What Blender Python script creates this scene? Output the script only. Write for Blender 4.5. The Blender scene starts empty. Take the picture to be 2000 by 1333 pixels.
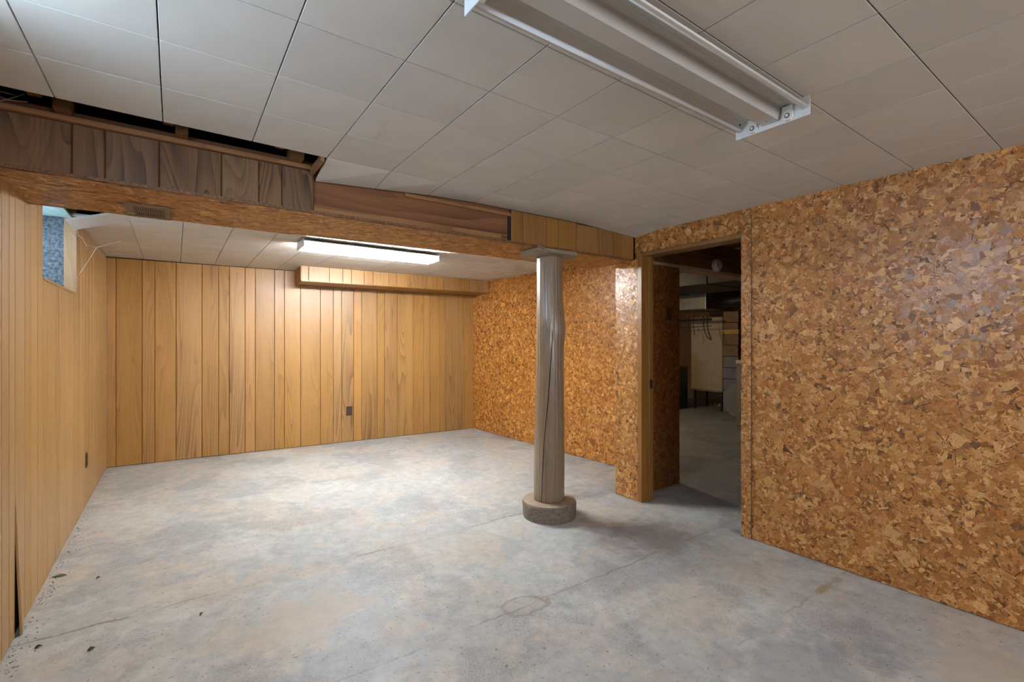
import bpy, math, random
import numpy as np
from mathutils import Vector, Matrix

# ------------------------------------------------------------------ camera, world, light, exposure
S = bpy.context.scene
C = S.collection
YAW, FPX, HOR, CAMZ = 0.6193, 924.6, 668.6, 1.252
cam = bpy.data.cameras.new('camera'); camo = bpy.data.objects.new('camera', cam); C.objects.link(camo)
camo.location = (0, 0, CAMZ); camo.rotation_euler = (math.pi / 2, 0, -YAW)
cam.sensor_fit = 'HORIZONTAL'; cam.sensor_width = 36.0; cam.lens = FPX / 2000 * 36
cam.shift_y = (HOR - 666.5) / 2000; cam.clip_start = 0.02
S.camera = camo
w = bpy.data.worlds.new('sky'); S.world = w; w.use_nodes = True
w.node_tree.nodes['Background'].inputs[0].default_value = (0.62, 0.74, 0.95, 1)
w.node_tree.nodes['Background'].inputs[1].default_value = 0.6
S.view_settings.view_transform = 'Standard'; S.view_settings.look = 'None'
S.view_settings.exposure = 0.85; S.view_settings.gamma = 1.0; S.view_settings.use_curve_mapping = False
S.cycles.use_denoising = True
S.cycles.max_bounces = 5; S.cycles.diffuse_bounces = 4; S.cycles.glossy_bounces = 2; S.cycles.transmission_bounces = 3
S.cycles.use_adaptive_sampling = True; S.cycles.adaptive_threshold = 0.1; S.cycles.adaptive_min_samples = 12

TUBE = 138.0           # emission of the lit fluorescent tubes
DAY = (0.52, 0.74, 1.0)

def area(name, loc, rot, sx, sy, power, col):
    l = bpy.data.lights.new(name, 'AREA'); l.shape = 'RECTANGLE'; l.size = sx; l.size_y = sy; l.energy = power; l.color = col
    o = bpy.data.objects.new(name, l); C.objects.link(o); o.location = loc; o.rotation_euler = rot
    return o
# daylight in the window openings (foundation windows high in the left wall, plus an added fill behind the camera)
area('daylight_near_window', (-0.765, 1.22, 1.83), (0, -math.pi / 2, 0), 0.44, 0.92, 14, DAY)
area('daylight_far_window', (-0.765, 3.85, 1.83), (0, -math.pi / 2, 0), 0.44, 0.92, 2.5, DAY)
area('added_rear_fill', (1.2, -2.62, 1.55), (math.pi / 2, 0, 0), 1.7, 0.95, 38, (0.9, 0.92, 1.0))  # added fill, from an assumed window out of view

# ------------------------------------------------------------------ helpers
rnd = random.Random(7)
def link(o, parent=None):
    C.objects.link(o)
    if parent is not None: o.parent = parent
    return o
def mesh_obj(name, verts, faces, mat, parent=None, smooth=False, loc=None, rot=None):
    me = bpy.data.meshes.new(name); me.from_pydata([tuple(v) for v in verts], [], faces); me.update()
    if mat is not None: me.materials.append(mat)
    if smooth:
        me.polygons.foreach_set('use_smooth', [True] * len(me.polygons))
    o = bpy.data.objects.new(name, me); link(o, parent)
    if loc is not None: o.location = loc
    if rot is not None: o.rotation_euler = rot
    return o
class MB:
    def __init__(s): s.v = []; s.f = []
    def box(s, x0, x1, y0, y1, z0, z1):
        b = len(s.v)
        s.v += [(x0, y0, z0), (x1, y0, z0), (x1, y1, z0), (x0, y1, z0), (x0, y0, z1), (x1, y0, z1), (x1, y1, z1), (x0, y1, z1)]
        s.f += [tuple(b + i for i in q) for q in ((3, 2, 1, 0), (4, 5, 6, 7), (0, 1, 5, 4), (1, 2, 6, 5), (2, 3, 7, 6), (3, 0, 4, 7))]
        return s
    def bevbox(s, x0, x1, y0, y1, z0, z1, c):
        """box with chamfered edges (all twelve)"""
        b = len(s.v)
        xs, ys, zs = (x0, x1), (y0, y1), (z0, z1)
        idx = {}
        for ix in (0, 1):
            for iy in (0, 1):
                for iz in (0, 1):
                    sx, sy, sz = (1, -1)[ix] * c, (1, -1)[iy] * c, (1, -1)[iz] * c
                    X, Y, Z = xs[ix], ys[iy], zs[iz]
                    for a, p in (('x', (X, Y + sy, Z + sz)), ('y', (X + sx, Y, Z + sz)), ('z', (X + sx, Y + sy, Z))):
                        idx[ix, iy, iz, a] = len(s.v); s.v.append(p)
        g = lambda *k: idx[k]
        F = []
        for i in (0, 1):
            F.append([g(i, 0, 0, 'x'), g(i, 1, 0, 'x'), g(i, 1, 1, 'x'), g(i, 0, 1, 'x')])
            F.append([g(0, i, 0, 'y'), g(1, i, 0, 'y'), g(1, i, 1, 'y'), g(0, i, 1, 'y')])
            F.append([g(0, 0, i, 'z'), g(1, 0, i, 'z'), g(1, 1, i, 'z'), g(0, 1, i, 'z')])
            for j in (0, 1):
                F.append([g(i, j, 0, 'x'), g(i, j, 1, 'x'), g(i, j, 1, 'y'), g(i, j, 0, 'y')])
                F.append([g(i, 0, j, 'x'), g(i, 1, j, 'x'), g(i, 1, j, 'z'), g(i, 0, j, 'z')])
                F.append([g(0, i, j, 'y'), g(1, i, j, 'y'), g(1, i, j, 'z'), g(0, i, j, 'z')])
                for k in (0, 1):
                    F.append([g(i, j, k, 'x'), g(i, j, k, 'y'), g(i, j, k, 'z')])
        cx, cy, cz = (x0 + x1) / 2, (y0 + y1) / 2, (z0 + z1) / 2
        for q in F:
            P = [Vector(s.v[k]) for k in q]; n = (P[1] - P[0]).cross(P[2] - P[0]); m = sum(P, Vector()) / len(P) - Vector((cx, cy, cz))
            s.f.append(tuple(q if n.dot(m) > 0 else q[::-1]))
        return s
    def tube(s, pts, r, n=8, cap=True):
        pts = [Vector(p) for p in pts]; rr = r if isinstance(r, (list, tuple)) else [r] * len(pts)
        b = len(s.v); up = Vector((0.31, 0.17, 0.94))
        for i, p in enumerate(pts):
            d = (pts[min(i + 1, len(pts) - 1)] - pts[max(i - 1, 0)]).normalized()
            a = d.cross(up)
            if a.length < .05: a = d.cross(Vector((1, 0, 0)))
            a.normalize(); c = d.cross(a)
            for k in range(n):
                t = 2 * math.pi * k / n; s.v.append(tuple(p + rr[i] * (math.cos(t) * a + math.sin(t) * c)))
        for i in range(len(pts) - 1):
            for k in range(n):
                s.f.append((b + i * n + k, b + i * n + (k + 1) % n, b + (i + 1) * n + (k + 1) % n, b + (i + 1) * n + k))
        if cap:
            s.f.append(tuple(b + k for k in range(n))[::-1]); e = b + (len(pts) - 1) * n; s.f.append(tuple(e + k for k in range(n)))
        return s
    def prism(s, poly, axis, a0, a1):
        """poly 2d extruded along axis between a0 and a1"""
        b = len(s.v); n = len(poly)
        for a in (a0, a1):
            for p, q in poly:
                s.v.append({'x': (a, p, q), 'y': (p, a, q), 'z': (p, q, a)}[axis])
        for i in range(n):
            s.f.append((b + i, b + (i + 1) % n, b + n + (i + 1) % n, b + n + i))
        s.f.append(tuple(b + i for i in range(n))[::-1]); s.f.append(tuple(b + n + i for i in range(n)))
        return s
    def build(s, name, mat, parent=None, smooth=False, loc=None, rot=None):
        return mesh_obj(name, s.v, s.f, mat, parent, smooth, loc, rot)
def tag(o, label, cat=None, group=None, kind=None):
    o['label'] = label
    if cat: o['category'] = cat
    if group: o['group'] = group
    if kind: o['kind'] = kind
    return o
def empty(name, loc, label, cat, group=None, kind=None, rot=(0, 0, 0)):
    o = bpy.data.objects.new(name, None); link(o); o.location = loc; o.rotation_euler = rot; o.empty_display_size = .1
    return tag(o, label, cat, group, kind)

# ------------------------------------------------------------------ materials
class NT:
    def __init__(s, name):
        s.m = bpy.data.materials.new(name); s.m.use_nodes = True; s.t = s.m.node_tree; s.t.nodes.clear()
        s.out = s.n('ShaderNodeOutputMaterial'); s.b = s.n('ShaderNodeBsdfPrincipled'); s.l(s.b, 'BSDF', s.out, 'Surface')
    def n(s, t, **k):
        x = s.t.nodes.new(t)
        for a, v in k.items(): setattr(x, a, v)
        return x
    def l(s, a, ao, b, bi):
        s.t.links.new(a.outputs[ao], b.inputs[bi]); return b
    def coord(s, what='Object', scale=(1, 1, 1), loc=(0, 0, 0), rot=(0, 0, 0)):
        c = s.n('ShaderNodeTexCoord'); m = s.n('ShaderNodeMapping'); s.l(c, what, m, 'Vector')
        m.inputs['Scale'].default_value = scale; m.inputs['Location'].default_value = loc; m.inputs['Rotation'].default_value = rot
        return m
    def noise(s, vec, scale, detail=4, rough=.55, dist=0.0):
        x = s.n('ShaderNodeTexNoise')
        x.inputs['Scale'].default_value = scale; x.inputs['Detail'].default_value = detail
        x.inputs['Roughness'].default_value = rough; x.inputs['Distortion'].default_value = dist
        if vec is not None: s.t.links.new(vec.outputs[0], x.inputs['Vector'])
        return x
    def ramp(s, src, out, stops):
        r = s.n('ShaderNodeValToRGB'); s.l(src, out, r, 'Fac'); e = r.color_ramp.elements
        while len(e) < len(stops): e.new(.5)
        for k, (p, c) in enumerate(stops):
            e[k].position = p; e[k].color = (*c, 1) if len(c) == 3 else c
        return r
    def mix(s, a, b, fac, mode='MIX'):
        """a,b: (node,out) or colour; fac: (node,out) or number"""
        x = s.n('ShaderNodeMix', data_type='RGBA', blend_type=mode)
        for v, i in ((a, 6), (b, 7), (fac, 0)):
            if isinstance(v, tuple) and hasattr(v[0], 'outputs'): s.t.links.new(v[0].outputs[v[1]], x.inputs[i])
            elif i == 0: x.inputs[0].default_value = v
            else: x.inputs[i].default_value = (*v, 1)
        return (x, 2)
    def math(s, op, a, b=None, c=None):
        x = s.n('ShaderNodeMath', operation=op)
        for i, v in enumerate((a, b, c)):
            if v is None: continue
            if isinstance(v, tuple): s.t.links.new(v[0].outputs[v[1]], x.inputs[i])
            else: x.inputs[i].default_value = v
        return (x, 0)
    def set(s, **k):
        for a, v in k.items():
            i = s.b.inputs[a.replace('_', ' ')]
            if isinstance(v, tuple) and hasattr(v[0], 'outputs'): s.t.links.new(v[0].outputs[v[1]], i)
            else: i.default_value = (*v, 1) if (isinstance(v, tuple) and len(v) == 3) else v
        return s
    def bump(s, h, dist=.002, strength=1.0):
        x = s.n('ShaderNodeBump'); x.inputs['Distance'].default_value = dist; x.inputs['Strength'].default_value = strength
        s.t.links.new(h[0].outputs[h[1]], x.inputs['Height']); s.t.links.new(x.outputs[0], s.b.inputs['Normal']); return s

def plain(name, col, rough=.6, metal=0, var=.08, scale=6, coat=0):
    t = NT(name); c = t.coord(); n = t.noise(c, scale, 3)
    lo = tuple(x * (1 - var * 2) for x in col); hi = tuple(min(1, x * (1 + var * 2)) for x in col)
    r = t.ramp(n, 'Fac', [(.3, lo), (.7, hi)])
    t.set(Base_Color=(r, 'Color'), Roughness=rough, Metallic=metal, Coat_Weight=coat, Coat_Roughness=.2)
    return t.m

def wood(name, dark, mid, light, rough=.42, ring=9.0, contrast=1.0, coat=.25, vary=.35, axis='Z', spec=.5, stretch=.10):
    """veneer with cathedral figure; each plank (object) takes its own cut and tone"""
    t = NT(name); tc = t.n('ShaderNodeTexCoord'); oi = t.n('ShaderNodeObjectInfo')
    wn = t.n('ShaderNodeTexWhiteNoise', noise_dimensions='1D'); t.l(oi, 'Random', wn, 'W')
    sc = {'Z': (1, 1, stretch), 'X': (stretch, 1, 1), 'Y': (1, stretch, 1)}[axis]
    off = t.n('ShaderNodeVectorMath', operation='MULTIPLY_ADD'); t.l(wn, 'Color', off, 0); off.inputs[1].default_value = (.22, .22, 2.6) if axis == 'Z' else ((2.6, .22, .22) if axis == 'X' else (.22, 2.6, .22))
    t.l(tc, 'Object', off, 2)
    mp = t.n('ShaderNodeMapping'); t.l(off, 0, mp, 'Vector'); mp.inputs['Scale'].default_value = sc
    # growth rings: level lines of a stretched smooth field give the cathedral arches
    fld = t.noise(mp, 2.9, 1.6, .5, .35); nz2 = t.noise(mp, 5.5, 2, .5)
    rg_ = t.math('FRACT', t.math('MULTIPLY', (fld, 'Fac'), ring * 2.2))
    late = t.math('POWER', rg_, 2.5)
    fs = {'Z': (230, 230, 3.0), 'X': (3.0, 230, 230), 'Y': (230, 3.0, 230)}[axis]
    mf = t.n('ShaderNodeMapping'); t.l(off, 0, mf, 'Vector'); mf.inputs['Scale'].default_value = fs
    fine = t.noise(mf, 1, 2, .6)
    msk = t.ramp(nz2, 'Fac', [(.38, (.12, .12, .12)), (.62, (1, 1, 1))])
    fig = t.math('MULTIPLY', late, (msk, 'Color'))
    val = t.math('ADD', t.math('MULTIPLY', fig, .42 * contrast), t.math('ADD', t.math('MULTIPLY', (fine, 'Fac'), .42), t.math('MULTIPLY', (nz2, 'Fac'), .2)))
    x = t.n('ShaderNodeValToRGB'); t.t.links.new(val[0].outputs[0], x.inputs['Fac']); e = x.color_ramp.elements; e.new(.5)
    for k, (p, c) in enumerate(((.18, light), (.36, mid), (.85, dark))): e[k].position = p; e[k].color = (*c, 1)
    hs = t.n('ShaderNodeHueSaturation'); t.l(x, 'Color', hs, 'Color')
    sep = t.n('ShaderNodeSeparateColor'); t.l(wn, 'Color', sep, 'Color')
    v = t.math('MULTIPLY_ADD', (sep, 0), vary, 1 - vary / 2); t.t.links.new(v[0].outputs[0], hs.inputs['Value'])
    h = t.math('MULTIPLY_ADD', (sep, 1), .005, .4985); t.t.links.new(h[0].outputs[0], hs.inputs['Hue'])
    sv = t.math('MULTIPLY_ADD', (sep, 2), .1, .97); t.t.links.new(sv[0].outputs[0], hs.inputs['Saturation'])
    t.set(Base_Color=(hs, 'Color'), Roughness=rough, Coat_Weight=coat, Coat_Roughness=.28)
    t.b.inputs['Specular IOR Level'].default_value = spec
    return t.m

def flake_mat(name, rough=.43, coat=.28):
    t = NT(name); a = t.n('ShaderNodeAttribute', attribute_name='tone', attribute_type='GEOMETRY')
    u = t.n('ShaderNodeUVMap', uv_map='grain')
    mp = t.n('ShaderNodeMapping'); t.l(u, 0, mp, 'Vector'); mp.inputs['Scale'].default_value = (45, 620, 1)
    n = t.noise(mp, 1, 1, .6); n.noise_dimensions = '2D'
    r = t.ramp(n, 'Fac', [(.3, (.62, .54, .46)), (.62, (1.12, 1.12, 1.1))])
    c = t.mix((a, 'Color'), (r, 'Color'), 1.0, 'MULTIPLY')
    t.set(Base_Color=c, Roughness=rough, Coat_Weight=coat, Coat_Roughness=.2)
    return t.m

def concrete(name, light=1.0, utility=False):
    t = NT(name); c = t.coord('Object')
    def nz(loc, scale, detail=6, rough=.6):
        x = t.noise(t.coord('Object', loc=loc), scale, detail, rough); x.noise_dimensions = '2D'; return x
    bl = nz((0, 0, 0), 1.1, 5, .62); big = t.ramp(bl, 'Fac', [(.34, (.385, .402, .41)), (.5, (.43, .43, .415)), (.66, (.47, .452, .42))])
    col = (big, 'Color')
    for loc, sc, lo, hi, colr, amt in (((7, 3, 0), 1.5, .53, .56, (.50, .46, .40), .65), ((-4, 9, 0), 1.15, .535, .575, (.52, .525, .50), .7), ((12, 1, 0), 2.1, .56, .60, (.40, .435, .44), .45),
                                       ((3, -8, 0), 2.6, .57, .60, (.51, .45, .375), .5), ((21, 5, 0), 3.2, .6, .63, (.46, .475, .46), .5)):
        n2 = nz(loc, sc, 5, .6); m2 = t.ramp(n2, 'Fac', [(lo, (0, 0, 0)), (hi, (1, 1, 1))])
        col = t.mix(col, colr, t.math('MULTIPLY', (m2, 'Color'), amt))
    n4 = nz((2, -6, 0), 1.5, 5, .7); sp = nz((0, 0, 0), 130, 2, .7)
    st = nz((5, 5, 0), 13, 5, .7); ms = t.ramp(st, 'Fac', [(.3, (.86, .86, .86)), (.7, (1.1, 1.1, 1.09))])
    col = t.mix(col, (ms, 'Color'), 1.0, 'MULTIPLY')
    m4 = t.ramp(n4, 'Fac', [(.52, (0, 0, 0)), (.62, (1, 1, 1))]); msx = t.ramp(sp, 'Fac', [(.42, (1, 1, 1)), (.58, (.25, .25, .25))])
    col = t.mix(col, (.22, .228, .24), t.math('MULTIPLY', t.math('MULTIPLY', (m4, 'Color'), (msx, 'Color')), .6))
    pits = nz((9, 2, 0), 55, 3, .6); mp_ = t.ramp(pits, 'Fac', [(.27, (.5, .5, .5)), (.34, (1, 1, 1))])
    col = t.mix(col, (mp_, 'Color'), 1.0, 'MULTIPLY')
    # shrinkage cracks along the two pour joints
    if not utility:
        sx = t.n('ShaderNodeSeparateXYZ'); tc = t.n('ShaderNodeTexCoord'); t.l(tc, 'Object', sx, 0)
        wob = nz((0, 3, 0), 5, 4, .7)
        for y0, wd, st_ in ((2.772, .006, .75), (1.79, .004, .65), (1.04, .004, .35)):
            d = t.math('ABSOLUTE', t.math('SUBTRACT', t.math('ADD', (sx, 1), t.math('MULTIPLY_ADD', (wob, 'Fac'), .07, -.035)), y0))
            lin = t.math('LESS_THAN', d, wd); gate = t.ramp(bl if y0 > 2 else n4, 'Fac', [(.45, (0, 0, 0)), (.55, (1, 1, 1))])
            col = t.mix(col, (.19, .17, .15), t.math('MULTIPLY', t.math('MULTIPLY', lin, (gate, 'Color')), st_))
            soft = t.math('MULTIPLY', t.math('SUBTRACT', 1.0, t.math('MINIMUM', t.math('DIVIDE', d, .10), 1.0)), .28 * st_)
            col = t.mix(col, (.25, .235, .22), soft)
        # an old ring-shaped rust stain, worn tan tape, a dark patch out from the post
        nn = nz((1, 1, 0), 6.5, 4, .65)
        def blot(col, x, y, rx, ry, colr, amt, ring=False, wobs=.6):
            dx = t.math('DIVIDE', t.math('SUBTRACT', (sx, 0), x), rx); dy = t.math('DIVIDE', t.math('SUBTRACT', (sx, 1), y), ry)
            d = t.math('ADD', t.math('SQRT', t.math('ADD', t.math('MULTIPLY', dx, dx), t.math('MULTIPLY', dy, dy))), t.math('MULTIPLY_ADD', (nn, 'Fac'), wobs * 2, -wobs))
            rr = t.n('ShaderNodeValToRGB'); t.t.links.new(d[0].outputs[0], rr.inputs['Fac']); e = rr.color_ramp.elements
            if ring:
                e.new(.5); e.new(.6)
                for k, (p, v) in enumerate(((.7, .25), (.84, 1), (.9, 1), (.94, 0))): e[k].position = p; e[k].color = (v, v, v, 1)
            else:
                e[0].position = .55; e[0].color = (1, 1, 1, 1); e[1].position = 1.0; e[1].color = (0, 0, 0, 1)
            return t.mix(col, colr, t.math('MULTIPLY', (rr, 'Color'), amt))
        col = blot(col, 1.36, 1.80, .13, .10, (.27, .19, .12), .55, True)
        col = blot(col, 2.50, 1.98, .40, .30, (.21, .18, .165), .5, wobs=1.0)
        col = blot(col, .47, 2.29, .34, .24, (.47, .40, .32), .6, wobs=1.1)
        col = blot(col, 2.69, 1.04, .10, .026, (.36, .27, .16), .8)
        col = blot(col, 2.84, 1.035, .05, .03, (.36, .29, .19), .7)
        col = blot(col, 2.52, .38, .26, .22, (.47, .40, .31), .6, wobs=1.1)
        col = blot(col, 1.95, .78, .45, .30, (.22, .23, .25), .45, wobs=1.2)
    t.set(Base_Color=col, Roughness=.62)
    rg = t.ramp(bl, 'Fac', [(.35, (.5, .5, .5)), (.65, (.72, .72, .72))]); t.t.links.new(rg.outputs[0], t.b.inputs['Roughness'])
    t.b.inputs['Specular IOR Level'].default_value = .35
    t.bump((sp, 'Fac'), .0012, .5)
    return t.m

def emit(name, col, s):
    m = bpy.data.materials.new(name); m.use_nodes = True; n = m.node_tree.nodes; n.clear()
    e = n.new('ShaderNodeEmission'); e.inputs[0].default_value = (*col, 1); e.inputs[1].default_value = s
    o = n.new('ShaderNodeOutputMaterial'); m.node_tree.links.new(e.outputs[0], o.inputs[0]); return m

def tile_mat():
    t = NT('ceiling_tile'); c = t.coord('Object'); oi = t.n('ShaderNodeObjectInfo')
    n = t.noise(c, 5, 5)
    r = t.ramp(n, 'Fac', [(.3, (.56, .52, .462)), (.7, (.60, .56, .50))])
    v = t.ramp(oi, 'Random', [(0, (.95, .95, .95)), (1, (1.04, 1.03, 1.02))])
    t.set(Base_Color=t.mix((r, 'Color'), (v, 'Color'), 1.0, 'MULTIPLY'), Roughness=.75)
    t.b.inputs['Specular IOR Level'].default_value = .2
    return t.m

M = {}
M['panel_back'] = wood('oak_paneling', (.20, .09, .026), (.375, .192, .060), (.43, .235, .080), rough=.42, coat=.2, ring=17, vary=.17, contrast=1.25)
M['panel_left'] = wood('light_oak_paneling', (.285, .147, .05), (.40, .228, .084), (.455, .275, .108), rough=.45, coat=.15, contrast=.6, ring=10, vary=.18)
M['panel_dark'] = wood('weathered_brown_paneling', (.055, .022, .007), (.165, .080, .028), (.22, .12, .048), rough=.55, coat=.05, ring=15, contrast=1.5, vary=.26, stretch=.25)
M['panel_gold'] = wood('golden_brown_paneling', (.15, .064, .015), (.27, .128, .034), (.33, .168, .05), rough=.42, coat=.15, ring=12, vary=.15)
M['lumber'] = wood('reddish_lumber', (.09, .032, .012), (.215, .085, .032), (.28, .12, .048), rough=.7, coat=0, ring=6, axis='X', vary=.08, spec=.25, contrast=1.2, stretch=.12)
M['lumber_brown'] = wood('brown_lumber_strip', (.18, .078, .028), (.29, .14, .055), (.36, .19, .08), rough=.7, coat=0, ring=7, axis='X', vary=.1, spec=.25)  # lighter brown wood for the narrow strips
M['lumber_old'] = wood('old_joist_lumber', (.10, .042, .018), (.19, .09, .038), (.27, .14, .06), rough=.75, coat=0, ring=7, axis='Y', vary=.3, spec=.2)
M['jamb'] = wood('stained_pine_jamb', (.15, .062, .016), (.24, .108, .028), (.30, .145, .042), rough=.4, coat=.3, ring=6, vary=.12, contrast=.5)
M['pine'] = wood('raw_pine', (.42, .22, .11), (.56, .335, .185), (.62, .40, .235), rough=.6, coat=0, ring=6, contrast=.5, vary=.08)
M['flake'] = flake_mat('varnished_wood_flakes')
M['board_core'] = plain('flakeboard_core', (.17, .075, .022), .5, scale=90, var=.3)
M['backing'] = plain('dark_panel_backing', (.05, .024, .01), .8)
M['tile'] = tile_mat()
M['concrete'] = concrete('worn_concrete_floor')
M['cavity_shade'] = plain('cavity_shade', (.018, .015, .013), .9)  # near-black colour paints in the shade of closed cavities
M['gypsum'] = plain('plain_rear_wall', (.30, .17, .07), .6)
M['white_metal'] = plain('white_enamel', (.72, .73, .72), .32, var=.02, coat=.2)
M['reflector'] = plain('reflector_enamel', (.47, .45, .41), .3, var=.02, coat=.3)
M['socket'] = plain('socket_plastic', (.70, .68, .62), .4, var=.02)
M['black'] = plain('black_plastic', (.02, .02, .02), .5)
M['brown_plastic'] = plain('brown_plastic_plate', (.055, .028, .02), .35)
M['register'] = plain('brown_register_metal', (.21, .135, .08), .5)
M['tube_on'] = emit('lit_tube', (.93, .97, 1.0), TUBE)
M['steel_cap'] = plain('painted_steel_cap', (.27, .22, .155), .6, scale=20)
M['post'] = plain('taupe_gloss_paint', (.25, .185, .13), .3, scale=14, var=.1, coat=.6)
M['footing_top'] = plain('tan_footing_paint', (.36, .27, .19), .7, scale=22)
M['footing_side'] = plain('rough_footing_concrete', (.19, .15, .115), .9, scale=70, var=.17)
M['block'] = plain('blue_grey_block', (.165, .19, .205), .95, scale=60, var=.3)
M['mint'] = plain('pale_mint_paint', (.42, .55, .5), .6, scale=20)
M['glass'] = None
t = NT('window_glass'); t.set(Base_Color=(.8, .9, .88), Roughness=.05, Transmission_Weight=1.0); M['glass'] = t.m
M['smoke_white'] = plain('yellowed_white_plastic', (.72, .62, .53), .45, var=.03)
M['cream'] = plain('cream_enamel', (.52, .40, .22), .45, var=.05)
M['galv'] = plain('galvanised_sheet', (.27, .235, .165), .45, metal=.5, scale=12)
M['olive'] = plain('dull_olive_sheet', (.045, .038, .026), .5, metal=.3, scale=10)
M['dark_metal'] = plain('dark_metal', (.035, .03, .026), .5, metal=.4)
M['grey_metal'] = plain('grey_enamel', (.25, .22, .18), .45)
M['kraft'] = plain('kraft_block', (.32, .20, .10), .8, scale=14)
M['yellow'] = plain('yellow_tape', (.62, .36, .03), .5)
M['green_dark'] = plain('dark_green_enamel', (.03, .05, .04), .5)
M['pale_rubble'] = plain('pale_rubble', (.4, .33, .25), .9, scale=30, var=.3)
M['web'] = plain('dusty_cobweb', (.65, .65, .63), .8)
M['leaf_green'] = plain('dry_green_leaf', (.10, .15, .09), .7)
M['leaf_brown'] = plain('dry_brown_leaf', (.05, .035, .02), .8)
M['crumb'] = plain('concrete_crumbs', (.30, .285, .26), .9, scale=60, var=.25)

# ------------------------------------------------------------------ flake board: thousands of thin overlapping wood wafers
PAL = np.array([(.42, .185, .045), (.48, .225, .06), (.37, .15, .032), (.55, .28, .088), (.44, .195, .046), (.62, .355, .135), (.30, .115, .024), (.50, .245, .07), (.43, .20, .056), (.38, .155, .036)])
def flakes(name, parent, origin, U, V, N, W, H, holes=(), cover=3.0, seed=1, size=1.0, tone=(1, 1, 1), along=None, label=None):
    rs = np.random.RandomState(seed)
    avg = .022 * .0135 * size * size
    n = int(W * H / avg * cover)
    L = rs.gamma(5, .0044, n) * size; B = L * rs.uniform(.35, .95, n)
    thin = rs.rand(n) < .20; B[thin] = rs.uniform(.0010, .0032, thin.sum()) * size; L[thin] *= 1.25
    ang = rs.uniform(0, math.pi, n) if along is None else rs.normal(0, along, n)
    px = rs.uniform(0, W, n); py = rs.uniform(0, H, n)
    keep = np.ones(n, bool)
    m = .012 * size
    for (a, b, c_, d) in holes: keep &= ~((px > a - m) & (px < b + m) & (py > c_ - m) & (py < d + m))
    L, B, ang, px, py, thin = (x[keep] for x in (L, B, ang, px, py, thin)); n = len(L)
    cx = np.stack([-L, L, L, -L], 1) / 2; cy = np.stack([-B, -B, B, B], 1) / 2
    jit = .10; cx += rs.uniform(-jit, jit, cx.shape) * L[:, None]; cy += rs.uniform(-jit, jit, cy.shape) * B[:, None]
    ca, sa = np.cos(ang)[:, None], np.sin(ang)[:, None]
    x = np.clip(px[:, None] + cx * ca - cy * sa, 0, W); y = np.clip(py[:, None] + cx * sa + cy * ca, 0, H)
    lay = rs.permutation(n) / n * .0011 + .0004; lay[thin] += .0002
    tx, ty = rs.normal(0, .034, (2, n))
    z = np.maximum(lay[:, None] + cx * tx[:, None] + cy * ty[:, None], .0002)
    O, U, V, N = (np.array(q, float) for q in (origin, U, V, N))
    co = O + x[..., None] * U + y[..., None] * V + z[..., None] * N
    me = bpy.data.meshes.new(name); me.vertices.add(n * 4); me.vertices.foreach_set('co', co.astype(np.float32).ravel())
    me.loops.add(n * 4)
    order = np.arange(n * 4, dtype=np.int32)
    if np.dot(np.cross(U, V), N) < 0: order = order.reshape(n, 4)[:, ::-1].ravel().copy()
    me.loops.foreach_set('vertex_index', order); me.polygons.add(n); me.polygons.foreach_set('loop_start', np.arange(0, n * 4, 4, dtype=np.int32))
    me.update(calc_edges=True)
    col = PAL[rs.randint(0, len(PAL), n)] * rs.uniform(.82, 1.16, n)[:, None] * np.array(tone)
    col[thin] *= rs.choice([.16, .3, .5, .8, 1.3], thin.sum())[:, None]
    dk = rs.rand(n) < .022; col[dk] *= .45
    lt = rs.rand(n) < .10; col[lt] = col[lt] * .4 + np.array((.68, .42, .19)) * .6 * np.array(tone)
    at = me.attributes.new('tone', 'FLOAT_COLOR', 'FACE'); at.data.foreach_set('color', np.concatenate([col, np.ones((n, 1))], 1).astype(np.float32).ravel())
    uv = me.uv_layers.new(name='grain'); o2 = rs.uniform(0, 50, (n, 1))
    q = np.stack([cx + o2, cy + o2], 2).reshape(-1, 2)[order]
    uv.data.foreach_set('uv', q.astype(np.float32).ravel())
    me.materials.append(M['flake'])
    o = bpy.data.objects.new(name, me); link(o, parent); o['kind'] = 'stuff'
    if label: o['label'] = label
    return o

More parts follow.
